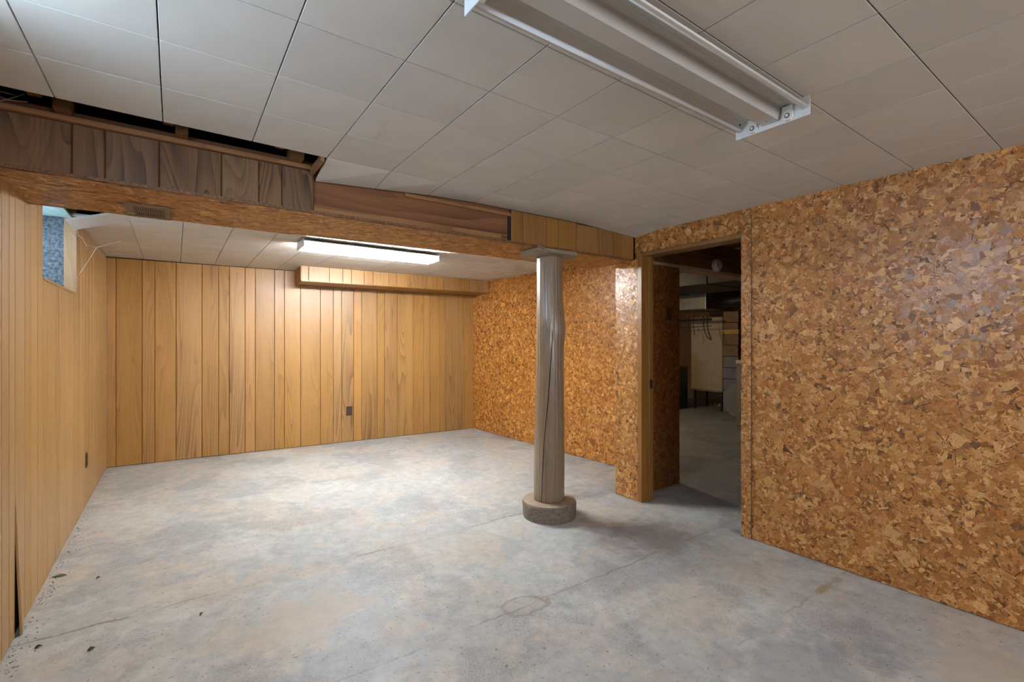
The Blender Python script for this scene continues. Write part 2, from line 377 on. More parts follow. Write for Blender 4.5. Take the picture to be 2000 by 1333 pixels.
# ------------------------------------------------------------------ vertical plank on a wall
def plank(parent, p, d, nrm, wdt, z0, z1, mat, th=.008, cut=None, name='plank', lean=0.0, label=None, ch=.003):
    """p: 2d start; d: unit 2d along the wall; nrm: unit 2d into the room; cut: (a0, a1, zc) part of the width that stops at zc"""
    g = .0016; mb = MB()
    def seg(a, b, s0, s1):
        prof = [(a, 0), (b, 0), (b, th - ch), (b - ch, th), (a + ch, th), (a, th - ch)]
        mb.prism([(q, -r) for q, r in prof], 'z', s0, s1)
    if lean: seg(-wdt / 2 + g, wdt / 2 - g, 0, .62); seg(-wdt / 2 + g, wdt / 2 - g, .62, z1 - z0)
    elif cut is None: seg(-wdt / 2 + g, wdt / 2 - g, 0, z1 - z0)
    else:
        a0, a1, zc = cut; a0 -= wdt / 2; a1 -= wdt / 2
        if a0 > -wdt / 2 + .004: seg(-wdt / 2 + g, a0, 0, z1 - z0)
        seg(max(a0, -wdt / 2 + g), min(a1, wdt / 2 - g), 0, zc - z0)
        if a1 < wdt / 2 - .004: seg(a1, wdt / 2 - g, 0, z1 - z0)
    mid = (p[0] + d[0] * wdt / 2, p[1] + d[1] * wdt / 2)
    # local -y is into the room
    ang = math.atan2(d[1], d[0])
    o = mb.build(name, mat, parent, loc=(mid[0], mid[1], z0), rot=(0, 0, ang))
    ly = (-math.sin(ang), math.cos(ang))
    if ly[0] * nrm[0] + ly[1] * nrm[1] > 0:      # mirror so that the face looks into the room
        for v in o.data.vertices: v.co.y = -v.co.y
        o.data.flip_normals()
    if lean:                                     # one lower edge sprung off the wall
        hh = z1 - z0
        sgn = 1 if (ly[0] * nrm[0] + ly[1] * nrm[1]) > 0 else -1
        me = o.data
        for v in me.vertices:
            if v.co.z < .01 and v.co.x < 0: v.co.y += sgn * lean
    if label: o['label'] = label
    return o

# ================================================================== THE SETTING
XL, XR = -0.55, 2.985
XS = 2.96                 # stub by the door
ZC = 2.106
# ---- floor
floor = mesh_obj('floor', [(-.9, -3, 0), (10.2, -3, 0), (10.2, 8.2, 0), (-.9, 8.2, 0), (-.9, -3, -.15), (10.2, -3, -.15), (10.2, 8.2, -.15), (-.9, 8.2, -.15)],
                 [(0, 1, 2, 3), (7, 6, 5, 4), (0, 4, 5, 1), (1, 5, 6, 2), (2, 6, 7, 3), (3, 7, 4, 0)], M['concrete'])
tag(floor, 'worn patchy grey and beige concrete floor', 'floor', kind='structure')

# ---- left wall: oak panel planks over a backing, window openings high up
WIN1 = (3.37, 4.335, 1.585); WIN2 = (.76, 1.68, 1.60)
wl = empty('wall_left', (0, 0, 0), 'left wall of light oak vertical panel planks with a high window', 'wall', kind='structure')
mb = MB()
ys = [-2.7, WIN2[0], WIN2[1], WIN1[0], WIN1[1], 6.4]
for a, b, cut in ((-2.7, WIN2[0], None), (WIN2[0], WIN2[1], WIN2[2]), (WIN2[1], WIN1[0], None), (WIN1[0], WIN1[1], WIN1[2]), (WIN1[1], 6.4, None)):
    mb.box(XL - .02, XL - .008, a, b, 0, cut or 2.4)
mb.build('panel_backing', M['backing'], wl)
gy = [1.15, 1.36, 1.52, 1.78, 1.95, 2.1, 2.26, 2.42, 2.56, 2.662, 2.767, 2.854, 3.016, 3.122, 3.26, 3.478, 3.685, 3.818, 4.046, 4.229, 4.41, 4.585, 4.74, 4.88, 5.05, 5.24, 5.42, 5.578, 5.76, 5.93, 6.165]
gy = [-2.6, -2.4, -2.16, -1.95, -1.8, -1.55, -1.3, -1.1, -.95, -.7, -.5, -.25, 0, .16, .4, .62, .8, 1.0] + gy
for a, b in zip(gy[:-1], gy[1:]):
    cut = None
    for w0, w1, zc in (WIN1, WIN2):
        if b > w0 and a < w1: cut = (max(w0 - a, 0), min(w1 - a, b - a), zc)
    zt = 2.09 if b > 3.0 else 2.10
    plank(wl, (XL - .008, a), (0, 1), (1, 0), b - a, .004, zt, M['panel_left'], cut=cut, lean=.022 if abs(a - 2.854) < .01 else 0)
# foundation wall behind (concrete), with the window openings through it
fo = MB()
for a, b, cut in ((-3, WIN2[0], None), (WIN2[0], WIN2[1], WIN2[2]), (WIN2[1], WIN1[0], None), (WIN1[0], WIN1[1], WIN1[2]), (WIN1[1], 8.2, None)):
    fo.box(-.82, XL - .022, a, b, -.1, (cut - .01) if cut else 2.45)
for w0, w1, zc in (WIN1, WIN2): fo.box(-.82, XL - .022, w0, w1, 2.16, 2.45)
fob = fo.build('foundation_block', M['block'], wl)
fob['label'] = 'blue grey rough concrete foundation seen in the window reveal'

# ---- window 1 (in view) and window 2 (the same kind, beside the camera)
def window(name, w, label):
    e = empty(name, (-.7, (w[0] + w[1]) / 2, w[2]), label, 'window', kind='structure'); 
    c = Vector(e.location)
    def part(nm, mt, *b):
        x0, x1, y0, y1, z0, z1 = b
        return MB().bevbox(x0 - c.x, x1 - c.x, y0 - c.y, y1 - c.y, z0 - c.z, z1 - c.z, .0015).build(nm, mt, e)
    part('jamb_board', M['pine'], -.602, -.54, w[1] - .022, w[1] + .0, w[2] + .002, 2.15)['label'] = 'raw pine board lining the far side of the window'
    part('jamb_board', M['pine'], -.602, -.556, w[0], w[0] + .015, w[2] + .002, 2.15)
    part('sill_board', M['panel_left'], -.66, -.545, w[0] + .016, w[1] - .023, w[2] - .012, w[2] + .001)
    part('head_board', M['mint'], -.76, -.56, w[0] + .016, w[1] - .023, 2.085, 2.10)['label'] = 'pale mint painted head of the window reveal'
    for y in (w[0] + .002, w[1] - .03): part('sash_stile', M['dark_metal'], -.815, -.785, y, y + .028, w[2], 2.16)
    part('sash_rail', M['dark_metal'], -.815, -.785, w[0] + .03, w[1] - .03, w[2], w[2] + .028); part('sash_rail', M['dark_metal'], -.815, -.785, w[0] + .03, w[1] - .03, 2.132, 2.16)
    part('pane', M['glass'], -.803, -.798, w[0] + .03, w[1] - .03, w[2] + .028, 2.132)
    return e
window('window_1', WIN1, 'small high basement window with a raw pine jamb in the left wall')
window('window_2', WIN2, 'small high basement window in the left wall beside the near end')

# ---- back wall (slightly out of square)
bA = np.array([-.56, 6.17]); bB = np.array([3.60, 6.17 - .25 / 4.1 * 4.16]); bd = (bB - bA) / np.linalg.norm(bB - bA); bn = np.array([bd[1], -bd[0]])
wb = empty('wall_back', (0, 0, 0), 'back wall of honey oak vertical panel planks', 'wall', kind='structure')
mb = MB(); q0 = bA - bn * .012 - bd * .1; q1 = bB - bn * .012 + bd * .05
mb.prism([tuple(q0), tuple(q1), tuple(q1 - bn * .1), tuple(q0 - bn * .1)], 'z', 0, 2.4); mb.build('panel_backing', M['backing'], wb)
gb = [-.01, .081, .289, .393, .573, .802, .956, 1.058, 1.21, 1.312, 1.509, 1.613, 1.787, 2.009, 2.16, 2.258, 2.405, 2.504, 2.7, 2.798, 2.969, 3.188, 3.337, 3.431, 3.575, 3.669, 3.862, 3.956, 4.10]
for a, b in zip(gb[:-1], gb[1:]):
    p = bA + bd * a - bn * .012
    plank(wb, p, bd, bn, b - a, .006, 2.092, M['panel_back'], th=.012)

# ---- right wall with the doorway, flake board
wr = empty('wall_right', (0, 0, 0), 'right wall of varnished flake board with an open doorway', 'wall', kind='structure')
DY0, DY1, DZ = 1.585, 2.45, 1.945
mb = MB()
mb.box(XR, XR + .016, -2.6, DY0, .003, ZC + .05); mb.box(XR, XR + .016, DY0, DY1, DZ, ZC + .05)
mb.build('flake_board', M['board_core'], wr)
MB().box(XR + .016, XR + .10, -2.6, DY0 + .02, 0, 2.3).box(XR + .016, XR + .10, DY0 + .02, 2.45, DZ + .03, 2.3).build('stud_core', M['cavity_shade'], wr)
flakes('wood_flakes', wr, (XR, 2.5, .004), (0, -1, 0), (0, 0, 1), (-1, 0, 0), 4.0, 2.12, holes=[(.05, .915, 0, 1.94)], cover=3.3, seed=3, size=1.22, tone=(1.06, 1.03, .98))
MB().box(XR + .0005, XR + .003, .3775, .3795, 0, ZC).build('panel_seam', M['backing'], wr)

# ---- stub beside the door and the partition behind it
ws = empty('wall_partition', (0, 0, 0), 'short flake board wall stub between doorway and alcove', 'wall', kind='structure')
MB().box(XS, XS + .06, 2.452, 2.68, .003, 1.9).box(XS + .06, 3.64, 2.552, 2.68, .003, 2.3).build('flake_board', M['board_core'], ws)
flakes('wood_flakes', ws, (XS, 2.68, .004), (0, -1, 0), (0, 0, 1), (-1, 0, 0), .228, 1.9, seed=5, size=1.15, tone=(1.05, 1.0, .85))
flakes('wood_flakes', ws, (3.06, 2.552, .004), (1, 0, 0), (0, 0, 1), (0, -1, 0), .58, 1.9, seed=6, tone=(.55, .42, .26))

# ---- alcove right wall
wa = empty('wall_alcove', (0, 0, 0), 'alcove side wall of orange varnished flake board', 'wall', kind='structure')
a0 = np.array([3.63, 2.68]); a1 = np.array([3.532, 5.96]); ad = (a1 - a0) / np.linalg.norm(a1 - a0); an = np.array([-ad[1], ad[0]]); aw = np.linalg.norm(a1 - a0)
mb = MB(); mb.prism([tuple(a0), tuple(a1), tuple(a1 - an * .05), tuple(a0 - an * .05)], 'z', .003, 2.3); mb.build('flake_board', M['board_core'], wa)
flakes('wood_flakes', wa, (a0[0], a0[1], .004), (ad[0], ad[1], 0), (0, 0, 1), (an[0], an[1], 0), aw, 2.11, seed=8, cover=2.9, size=1.1, tone=(1.18, 1.06, .74))

# ---- wall behind the camera
wf = MB().box(-.6, 3.1, -2.72, -2.6, 0, 1.05).box(-.6, .32, -2.72, -2.6, 1.05, 2.3).box(2.08, 3.1, -2.72, -2.6, 1.05, 2.3).box(.32, 2.08, -2.72, -2.6, 2.05, 2.3).build('wall_front', M['gypsum'])
tag(wf, 'plain brown wall behind the camera with a wide opening for the assumed window', 'wall', kind='structure')

w3 = empty('assumed_window', (1.2, -2.68, 1.05), 'assumed unseen window behind the camera, added for fill light', 'window', kind='structure')  # assumed window, added around the rear fill light
for b in ((-.875, .875, .002, .04), (-.875, .875, .958, .996)): MB().bevbox(b[0], b[1], -.03, .02, b[2], b[3], .002).build('sash_rail', M['white_metal'], w3)
for x in (-.855, -.02, .815): MB().bevbox(x, x + .04, -.03, .02, .041, .957, .002).build('sash_stile', M['white_metal'], w3)
MB().box(-.815, .815, -.008, -.004, .041, .957).build('pane', M['glass'], w3)

# ---- ceilings: fibre tiles one by one
def sag(x, y):
    z = ZC
    if y > 2.2:
        t_ = max(0, min(1, (y - 2.27) / .23)); e = max(0, 1 - max(0, x - .57) / .75)
        if x > .5: z -= .048 * t_ * e
        e2 = max(0, (x - 2.45) / .5); z -= .022 * t_ * e2
    z += .004 * math.sin(x * 2.1 + .4) * math.sin(y * 1.7)
    return z
ce = empty('ceiling', (0, 0, ZC), 'ceiling of off white square fibre tiles with fine joints', 'ceiling', kind='structure')
ca = empty('ceiling_alcove', (0, 0, 2.1), 'alcove ceiling of off white square fibre tiles', 'ceiling', kind='structure')
def tile(parent, x0, x1, y0, y1, zf, ref, g=.0016, ch=.0012, th=.012, name='tile'):
    cx, cy = (x0 + x1) / 2, (y0 + y1) / 2
    mb = MB(); a, b, c_, d = x0 + g, x1 - g, y0 + g, y1 - g
    for inset, dz in ((ch, 0), (0, ch), (0, th)):
        for X, Y in ((a + inset, c_ + inset), (b - inset, c_ + inset), (b - inset, d - inset), (a + inset, d - inset)):
            mb.v.append((X - cx, Y - cy, zf(X, Y) + dz - ref))
    mb.f = [(3, 2, 1, 0), (8, 9, 10, 11)]
    for r in (0, 4):
        for k in range(4): mb.f.append((r + k, r + (k + 1) % 4, r + 4 + (k + 1) % 4, r + 4 + k))
    return mb.build(name, M['tile'], parent, loc=(cx, cy, 0))
TS = .3048
gx = [XL] + [-.3413 + TS * i for i in range(0, 11)] + [XR]
gyt = [-.7713 + TS * j for j in range(0, 11)] + [2.497]
for i in range(len(gx) - 1):
    for j in range(len(gyt) - 1):
        x0, x1, y0, y1 = gx[i], gx[i + 1], gyt[j], gyt[j + 1]
        if y0 > 2.2 and x1 < .6: continue                       # tiles fallen beside the beam
        tile(ce, x0, x1, y0, y1, sag, ZC)
MB().box(XL, XR, -2.6, -.775, 0, .012).build('rear_panel', M['tile'], ce)
# joists, sub floor and furring seen through the gap
MB().box(-.9, 3.0, -2.7, 3.2, .20, .22).build('sub_floor', M['cavity_shade'], ce)
for x in (-.42, -.02, .40, .80, 1.2, 1.6, 2.0, 2.4, 2.8):
    MB().box(-.019, .019, 0, 4.2, 0, .14).build('joist', M['lumber_old'], ce, loc=(x, -1.75, .055))
for x, wd in ((-.345, .05), (.025, .045), (.475, .06)):
    MB().box(-wd / 2, wd / 2, 0, .09, 0, .05).build('joist_block', M['lumber_old'], ce, loc=(x, 2.42, .022))
for y in (.75, 1.36, 1.97, 2.25):
    MB().box(XL + .02, XR - .01, -.025, .015, 0, .018).build('furring_strip', M['lumber_old'], ce, loc=(0, y, .016))
MB().bevbox(-.008, .008, 0, .215, 0, .034, .001).build('edge_strip', M['lumber_brown'], ce, loc=(.556, 2.281, -.022))
gxa = [XL - .01] + [-.2548 + TS * i for i in range(0, 13)]; gxa = [x for x in gxa if x < 3.6] + [3.62]
gya = [2.95, 3.04, 3.345, 3.65, 3.955, 4.26, 4.565, 4.87, 5.175, 5.48, 5.785, 6.13]
for i in range(len(gxa) - 1):
    for j in range(len(gya) - 1):
        if i == 0 and gya[j] in (3.955,): continue
        if gya[j] > 5.7 and gxa[i] > 1.4: continue
        tile(ca, gxa[i], gxa[i + 1], gya[j], gya[j + 1], lambda x, y: 2.1, 2.1)
o = tile(ca, -.545, -.252, 3.955, 4.26, lambda x, y: 2.1 - .102 * (1 - (x + .545) / .293), 2.1)
o.name = 'loose_tile'; o['label'] = 'ceiling tile hanging down at one edge beside the window'
MB().box(-.8, 3.7, 2.95, 6.4, .16, .2).build('sub_floor', M['cavity_shade'], ca)
for x in (-.4, .05, .5, .95, 1.4, 1.85, 2.3, 2.75, 3.2): MB().box(-.019, .019, 0, 3.1, 0, .1).build('joist', M['lumber_old'], ca, loc=(x, 3.05, .055))
MB().box(-.012, .012, 0, .33, 0, .022).build('furring_strip', M['lumber_old'], ca, loc=(-.36, 3.95, .02))

# ---- door frame
d1 = empty('door_1', (XR, (DY0 + DY1) / 2, 0), 'open doorway lined with a stained pine frame, no door leaf', 'doorway', kind='structure')
dc = Vector(d1.location)
def dpart(nm, mt, *b, c_=.002):
    x0, x1, y0, y1, z0, z1 = b
    return MB().bevbox(x0 - dc.x, x1 - dc.x, y0 - dc.y, y1 - dc.y, z0, z1, c_).build(nm, mt, d1)
dpart('jamb', M['jamb'], XS - .004, XR + .115, 2.412, 2.451, .002, DZ)
dpart('door_stop', M['jamb'], XR + .045, XR + .075, 2.400, 2.412, .002, DZ - .022)
dpart('jamb', M['jamb'], XR + .012, XR + .115, DY0 + .008, DY0 + .035, .002, DZ)
dpart('head', M['jamb'], XS + .006, XR + .115, DY0 + .035, 2.412, DZ - .022, DZ + .006)
cs = dpart('casing', M['board_core'], XR - .012, XR - .0005, DY0 - .022, DY0 + .042, .003, 2.06); cs['label'] = 'flake board trim strip on the near side of the doorway'
flakes('casing_flakes', d1, (XR - .012 - dc.x, DY0 + .042 - dc.y, .004), (0, -1, 0), (0, 0, 1), (-1, 0, 0), .064, 2.055, seed=11, size=.8)
dpart('strike_plate', M['dark_metal'], XR + .055, XR + .085, 2.3965, 2.4005, .885, .955, c_=.0008)

# ================================================================== THINGS
# ---- boxed beam between room and alcove
bm = empty('boxed_beam', (1.2, 2.75, 1.895), 'long boxed ceiling beam clad in flake board and brown planks', 'beam')
bo = Vector(bm.location)
def bpart(nm, mt, x0, x1, y0, y1, z0, z1, ch=None):
    a = (x0 - bo.x, x1 - bo.x, y0 - bo.y, y1 - bo.y, z0 - bo.z, z1 - bo.z)
    return (MB().bevbox(*a, ch) if ch else MB().box(*a)).build(nm, mt, bm)
# underside board (a touch lower at the far edge towards the left end)
yb = lambda x: 3.10 - .115 * min(1, max(0, (x + .55) / 2.6))
bb = MB(); xs = [-.55, .3, 1.2, 2.05, 2.98]
for x in xs: bb.v += [(x - bo.x, 2.497 - bo.y, 0), (x - bo.x, yb(x) - bo.y, 0), (x - bo.x, yb(x) - bo.y, .014), (x - bo.x, 2.497 - bo.y, .014)]
for k in range(len(xs) - 1):
    for i in range(4): bb.f.append((4 * k + i, 4 * k + (i + 1) % 4, 4 * k + 4 + (i + 1) % 4, 4 * k + 4 + i))
bb.f += [(0, 3, 2, 1), (16, 17, 18, 19)]
u_ = bb.build('underside_board', M['board_core'], bm); u_['label'] = 'orange varnished flake board underside'
flakes('wood_flakes', bm, (-.55 - bo.x, 2.5 - bo.y, 0), (1, 0, 0), (0, 1, 0), (0, 0, -1), 3.52, .485, holes=[(.355, .535, .285, .6)], seed=13, cover=3.4, tone=(.98, .90, .74), along=.35, size=1.25)
fl2 = flakes('wood_flakes', bm, (-.55 - bo.x, 2.98 - bo.y, 0), (1, 0, 0), (0, 1, 0), (0, 0, -1), 1.2, .09, holes=[(.355, .535, -.2, .3)], seed=14, tone=(.98, .90, .74), along=.35)
# far face, inner box
bk = MB()
for k in range(len(xs) - 1):
    bk.prism([(xs[k] - bo.x, yb(xs[k]) - .02 - bo.y), (xs[k + 1] - bo.x, yb(xs[k + 1]) - .02 - bo.y), (xs[k + 1] - bo.x, yb(xs[k + 1]) - .001 - bo.y), (xs[k] - bo.x, yb(xs[k]) - .001 - bo.y)], 'z', .0145, .23)
bk.build('far_face', M['board_core'], bm)
ex = bpart('exposed_beam', M['lumber'], .56, 1.80, 2.518, 2.60, 1.912, 2.16); ex['label'] = 'bare reddish lumber showing where planks are missing'
st = bpart('bottom_strip', M['lumber_brown'], .568, 1.70, 2.502, 2.518, 1.9, 1.942, .002)
ts_ = bpart('top_strip', M['lumber_brown'], 1.05, 1.775, 2.5, 2.518, 2.068, 2.088, .002)
bpart('gap_shade', M['cavity_shade'], 1.758, 1.772, 2.51, 2.5175, 1.905, 2.07)  # dark strip painted in for the shade of a gap
bpart('panel_backing', M['backing'], -.55, .565, 2.506, 2.53, 1.91, 2.11); bpart('panel_backing', M['backing'], 1.775, 2.975, 2.506, 2.53, 1.91, 2.16)
bl_ = [-.548, -.327, -.228, -.053, .173, .323, .422, .567]
for a, b in zip(bl_[:-1], bl_[1:]):
    o = plank(bm, (a - bo.x, 2.506 - bo.y), (1, 0), (0, -1), b - a, .002, .207, M['panel_dark'], th=.006, name='plank', label='dark weathered brown plank')
    if abs(a + .548) < .01: o['label'] = 'dark brown plank with bold swirling grain'
br_ = [1.778, 1.873, 2.075, 2.179, 2.351, 2.58, 2.735, 2.833, 2.968]
for a, b in zip(br_[:-1], br_[1:]):
    xm = (a + b) / 2
    plank(bm, (a - bo.x, 2.506 - bo.y), (1, 0), (0, -1), b - a, .012 if xm < 2.4 else .004, .212 if xm < 2.3 else .205, M['panel_gold'], th=.006, name='plank', label='golden brown plank')
lg = bpart('ledger_strip', M['lumber_brown'], -.548, .55, 2.478, 2.53, 2.106, 2.127, .003); lg['label'] = 'brown wooden ledger strip above the planks'
bpart('ledger_strip', M['lumber'], -.548, .56, 2.50, 2.54, 2.128, 2.15, .002)

# ---- bulkhead box on the back wall
bh = empty('bulkhead', (1.14, 5.6, 1.925), 'low boxed bulkhead of pale oak planks at the top of the back wall', 'bulkhead', rot=(0, 0, -math.atan2(.1, 2.4)))
sg = [0, .073, .294, .441, .539, .687, .791, .983, 1.079, 1.253, 1.47, 1.617, 1.713, 1.858, 1.958, 2.101, 2.316, 2.40]
for a, b in zip(sg[:-1], sg[1:]):
    plank(bh, (a, .006), (1, 0), (0, -1), b - a, .010, .172, M['panel_back'], th=.006)
MB().box(.006, 2.40, .0065, .02, .012, .172).build('panel_backing', M['backing'], bh)
MB().bevbox(-.004, 2.41, -.003, .40, 0, .0098, .002).build('bottom_board', M['jamb'], bh)
MB().box(-.006, .006, .007, .40, .0105, .172).build('end_board', M['panel_gold'], bh)

# ---- support post
post = empty('support_post', (2.207, 2.632, 0), 'round taupe painted log post on a concrete footing under the beam', 'post')
nseg, nz = 420, 120
R = random.Random(3)
vx, vr = math.cos(YAW), -math.sin(YAW)            # view-right direction in plan
ph = [R.uniform(0, 6.28) for _ in range(8)]
verts = []; z0, z1 = .118, 1.868
def crackang(z):                                  # angle (from the camera-facing direction) of the long drying check
    t_ = (z - z0) / (z1 - z0); return -.62 + .85 * min(1, t_ / .72) ** 1.3
for i in range(nz + 1):
    z = z0 + (z1 - z0) * i / nz; t_ = (z - z0) / (z1 - z0)
    rb = .1065 - .008 * t_ - .006 * max(0, t_ - .75) * 4 + .004 * math.sin(t_ * 5 + 1)
    for k in range(nseg):
        a = 2 * math.pi * k / nseg                # a=0 faces the camera, positive to the viewer's right
        r = rb + .0016 * math.sin(3 * a + ph[0] + 2 * t_) + .0012 * math.sin(5 * a + ph[1] - 3 * t_) + .0006 * math.sin(23 * a + ph[2]) + .0005 * math.sin(41 * a + 9 * t_ + ph[3])
        kz = (z - 1.35) / .11
        r += .016 * math.exp(-kz * kz) * max(0, math.cos(a - 1.35)) ** 2
        kz2 = (z - 1.37) / .035; ka = (a - math.pi * 2 if a > math.pi else a) + .12
        r += .006 * math.exp(-kz2 * kz2 - (ka / .16) ** 2) - .005 * math.exp(-(kz2 * 2.2) ** 2 - (ka / .07) ** 2)
        am = a - math.pi * 2 if a > math.pi else a
        d = abs(am - crackang(z) - .02 * math.sin(z * 9))
        if z < 1.33 and d < .030: r -= (.022 if z < .85 else .022 * (1.33 - z) / .48 + .004) * (1 - d / .030) ** .5
        for ac, zl, dp in ((-.28, .5, .006), (.25, .42, .005), (.55, .30, .004), (.32, .95, 0), (.05, 1.75, .003)):
            dd = abs(am - ac - .01 * math.sin(z * 14 + ac * 9))
            if dd < .017 and z < zl and (ac != .05 or z > 1.5): r -= dp * min(1, (zl - z) * 8)
        dx = math.sin(a) * vx - math.cos(a) * math.sin(YAW); dy = math.sin(a) * vr - math.cos(a) * math.cos(YAW)
        verts.append((dx * r + .004 * math.sin(t_ * 3), dy * r, z))
faces = []
for i in range(nz):
    for k in range(nseg): faces.append((i * nseg + k, i * nseg + (k + 1) % nseg, (i + 1) * nseg + (k + 1) % nseg, (i + 1) * nseg + k))
faces.append(tuple(range(nseg))[::-1]); faces.append(tuple(nz * nseg + k for k in range(nseg)))
pt = NT('taupe_gloss_log'); pc = pt.coord('Object'); pn = pt.noise(pt.coord('Object', scale=(1, 1, .2)), 30, 6); pf = pt.noise(pc, 140, 3); pl_ = pt.noise(pt.coord('Object', scale=(1, 1, .04)), 60, 3)
pr = pt.ramp(pn, 'Fac', [(.3, (.215, .148, .09)), (.7, (.262, .185, .116))])
pt.set(Base_Color=(pr, 'Color'), Roughness=.33, Coat_Weight=.5, Coat_Roughness=.12)
pt.bump(pt.math('ADD', (pf, 'Fac'), pt.math('MULTIPLY', (pl_, 'Fac'), .35)), .002, .5)
lp = mesh_obj('log_post', verts, faces, pt.m, post, smooth=True)
# footing: painted top, rough side
fs = 64; fv = []; ff = []
prof = [(.186, .0), (.191, .012), (.192, .06), (.194, .1), (.190, .116), (.186, .118), (.10, .119), (0.0, .119)]
for r, z in prof:
    for k in range(fs):
        a = 2 * math.pi * k / fs; rr = r + (.0018 * math.sin(9 * a + z * 40) + .0014 * R.uniform(-1, 1) if 0 < z < .11 else 0)
        fv.append((rr * math.cos(a), rr * math.sin(a), z))
for i in range(len(prof) - 1):
    for k in range(fs): ff.append((i * fs + k, i * fs + (k + 1) % fs, (i + 1) * fs + (k + 1) % fs, (i + 1) * fs + k))
ff_side = [f for f in ff if f[0] < 4 * fs]; ff_top = [f for f in ff if f[0] >= 4 * fs]
o = mesh_obj('footing', fv, ff_side + ff_top, M['footing_side'], post); o.data.materials.append(M['footing_top'])
for k, p in enumerate(o.data.polygons): p.material_index = 1 if k >= len(ff_side) else 0; p.use_smooth = k < len(ff_side)
o['label'] = 'round concrete footing with tan painted top'
cp = MB()
def capp(x, y, z): return (x - 2.207, y - 2.632, z)
top = [(1.978, 2.478, 1.888), (2.335, 2.47, 1.890), (2.415, 2.575, 1.890), (2.30, 2.78, 1.890), (2.06, 2.79, 1.890), (1.975, 2.66, 1.888)]
n_ = len(top)
for p in top: cp.v.append(capp(*p))
for p in top: cp.v.append(capp(p[0], p[1], 1.866))
cp.f = [tuple(range(n_)), tuple(range(n_, 2 * n_))[::-1]] + [(k, n_ + k, n_ + (k + 1) % n_, (k + 1) % n_) for k in range(n_)]
cpo = cp.build('cap_plate', M['steel_cap'], post); cpo['label'] = 'bent painted steel cap plate between post and beam'
MB().prism([(1.965 - 2.207, 1.893), (1.972 - 2.207, 1.897), (2.075 - 2.207, 1.872), (2.068 - 2.207, 1.866)], 'y', 2.458 - 2.632, 2.4765 - 2.632).build('bent_corner', M['steel_cap'], post)

# ---- fluorescent strip lights
def strip_light(loc, label, lit):
    """4 ft two-lamp fixture: local x is the length, underside at z = 0"""
    e = empty('strip_light', loc, label, 'light fixture', 'fluorescent strip lights')
    Lh = .598
    q = .02 if lit else 0
    prof = [(-.120, .034 + q), (-.123, .026 + q), (-.116, .024 + q), (-.108, .033 + q), (-.085, .050 + q / 2), (-.060, .058), (-.040, .056), (-.030, .016), (.030, .016), (.040, .056), (.060, .058), (.085, .050 + q / 2), (.108, .033 + q), (.116, .024 + q), (.123, .026 + q), (.120, .034 + q),
            (.088, .054 + q / 2), (.060, .0625), (-.060, .0625), (-.088, .054 + q / 2)]
    mb = MB(); mb.prism(prof, 'x', -Lh, Lh); 
    # triangulation of the concave end caps is hidden behind the end plates
    mb.build('reflector', M['white_metal'] if lit else M['reflector'], e)  # enamel whitened for the lit glow, browned for mirrored walls when unlit
    if not lit:
        for sy in (-1, 1): MB().tube([(-Lh, sy * .1135, .0325), (Lh, sy * .1135, .0325)], .0085, 14).build('rolled_edge', M['white_metal'], e, smooth=True)
    MB().box(-Lh + .01, Lh - .01, -.055, .055, .0626, .074).build('housing', M['white_metal'], e)
    for s in (-1, 1):
        x = s * (Lh + .001)
        MB().prism([(-.131, 0), (.131, 0), (.131, .052), (.128, .066), (-.128, .066), (-.131, .052)], 'x', x if s > 0 else x - .0025, x + .0025 if s > 0 else x).build('end_plate', M['white_metal'], e)
        for y in (-.062, .062):
            xi = s * (Lh - .012)
            so = MB().prism([(y - .017, .052), (y - .017, .012), (y - .009, .002), (y + .009, .002), (y + .017, .012), (y + .017, .052)], 'x', min(xi, s * Lh), max(xi, s * Lh)).build('lamp_socket', M['socket'], e)
            rg = MB(); xr = xi - s * .0016
            rg.tube([(xr + s * .0015, y, .018), (xr, y, .018)], .0085, 14); rg.build('socket_ring', M['black'], so)
            rg = MB(); rg.tube([(xr + s * .001, y, .018), (xr - s * .0015, y, .018)], .0055, 12); rg.build('socket_core', M['socket'], so)
            if not lit:
                pass
    for sy in (-.098, .098):
        for s in (-1, 1): MB().tube([(s * (Lh - .03), sy, .037), (s * (Lh - .03), sy, .044)], .003, 8).build('screw', M['dark_metal'], e)
    MB().tube([(Lh - .03, .0, .0155), (Lh - .03, 0, .0175)], .003, 8).build('screw', M['dark_metal'], e)
    if lit:
        for y in (-.062, .062):
            MB().tube([(-Lh + .014, y, .012), (Lh - .014, y, .012)], .019, 14).build('tube', M['tube_on'], e)
    return e
strip_light((1.165, .855, 2.030), 'unlit fluorescent strip light without tubes on the main ceiling', False)
strip_light((1.448, 4.20, 2.024), 'glowing fluorescent strip light on the alcove ceiling', True)

# ---- air register in the underside of the beam
rg = empty('air_register', (-.105, 2.92, 1.893), 'brown metal air register set in the underside of the beam', 'vent')
fr = MB(); fr.box(-.088, .088, -.135, -.10, -.006, 0).box(-.088, .088, .105, .135, -.006, 0).box(-.088, -.055, -.10, .105, -.006, 0).box(.066, .088, -.10, .105, -.006, 0)
fr.build('frame', M['register'], rg)
MB().box(-.055, .066, -.10, .105, -.0008, .0).build('duct_shade', M['black'], rg)  # black sheet stands for the shade inside the duct
for k in range(13):
    x = -.050 + k * .0093
    MB().box(-.0014, .0014, -.10, .105, -.0045, -.0009).build('louver', M['register'], rg, loc=(x, 0, 0))
MB().box(-.055, .066, .008, .012, -.0058, -.0046).build('cross_bar', M['register'], rg)
MB().box(-.083, -.05, .055, .072, -.0068, -.0061).build('lever', M['galv'], rg)

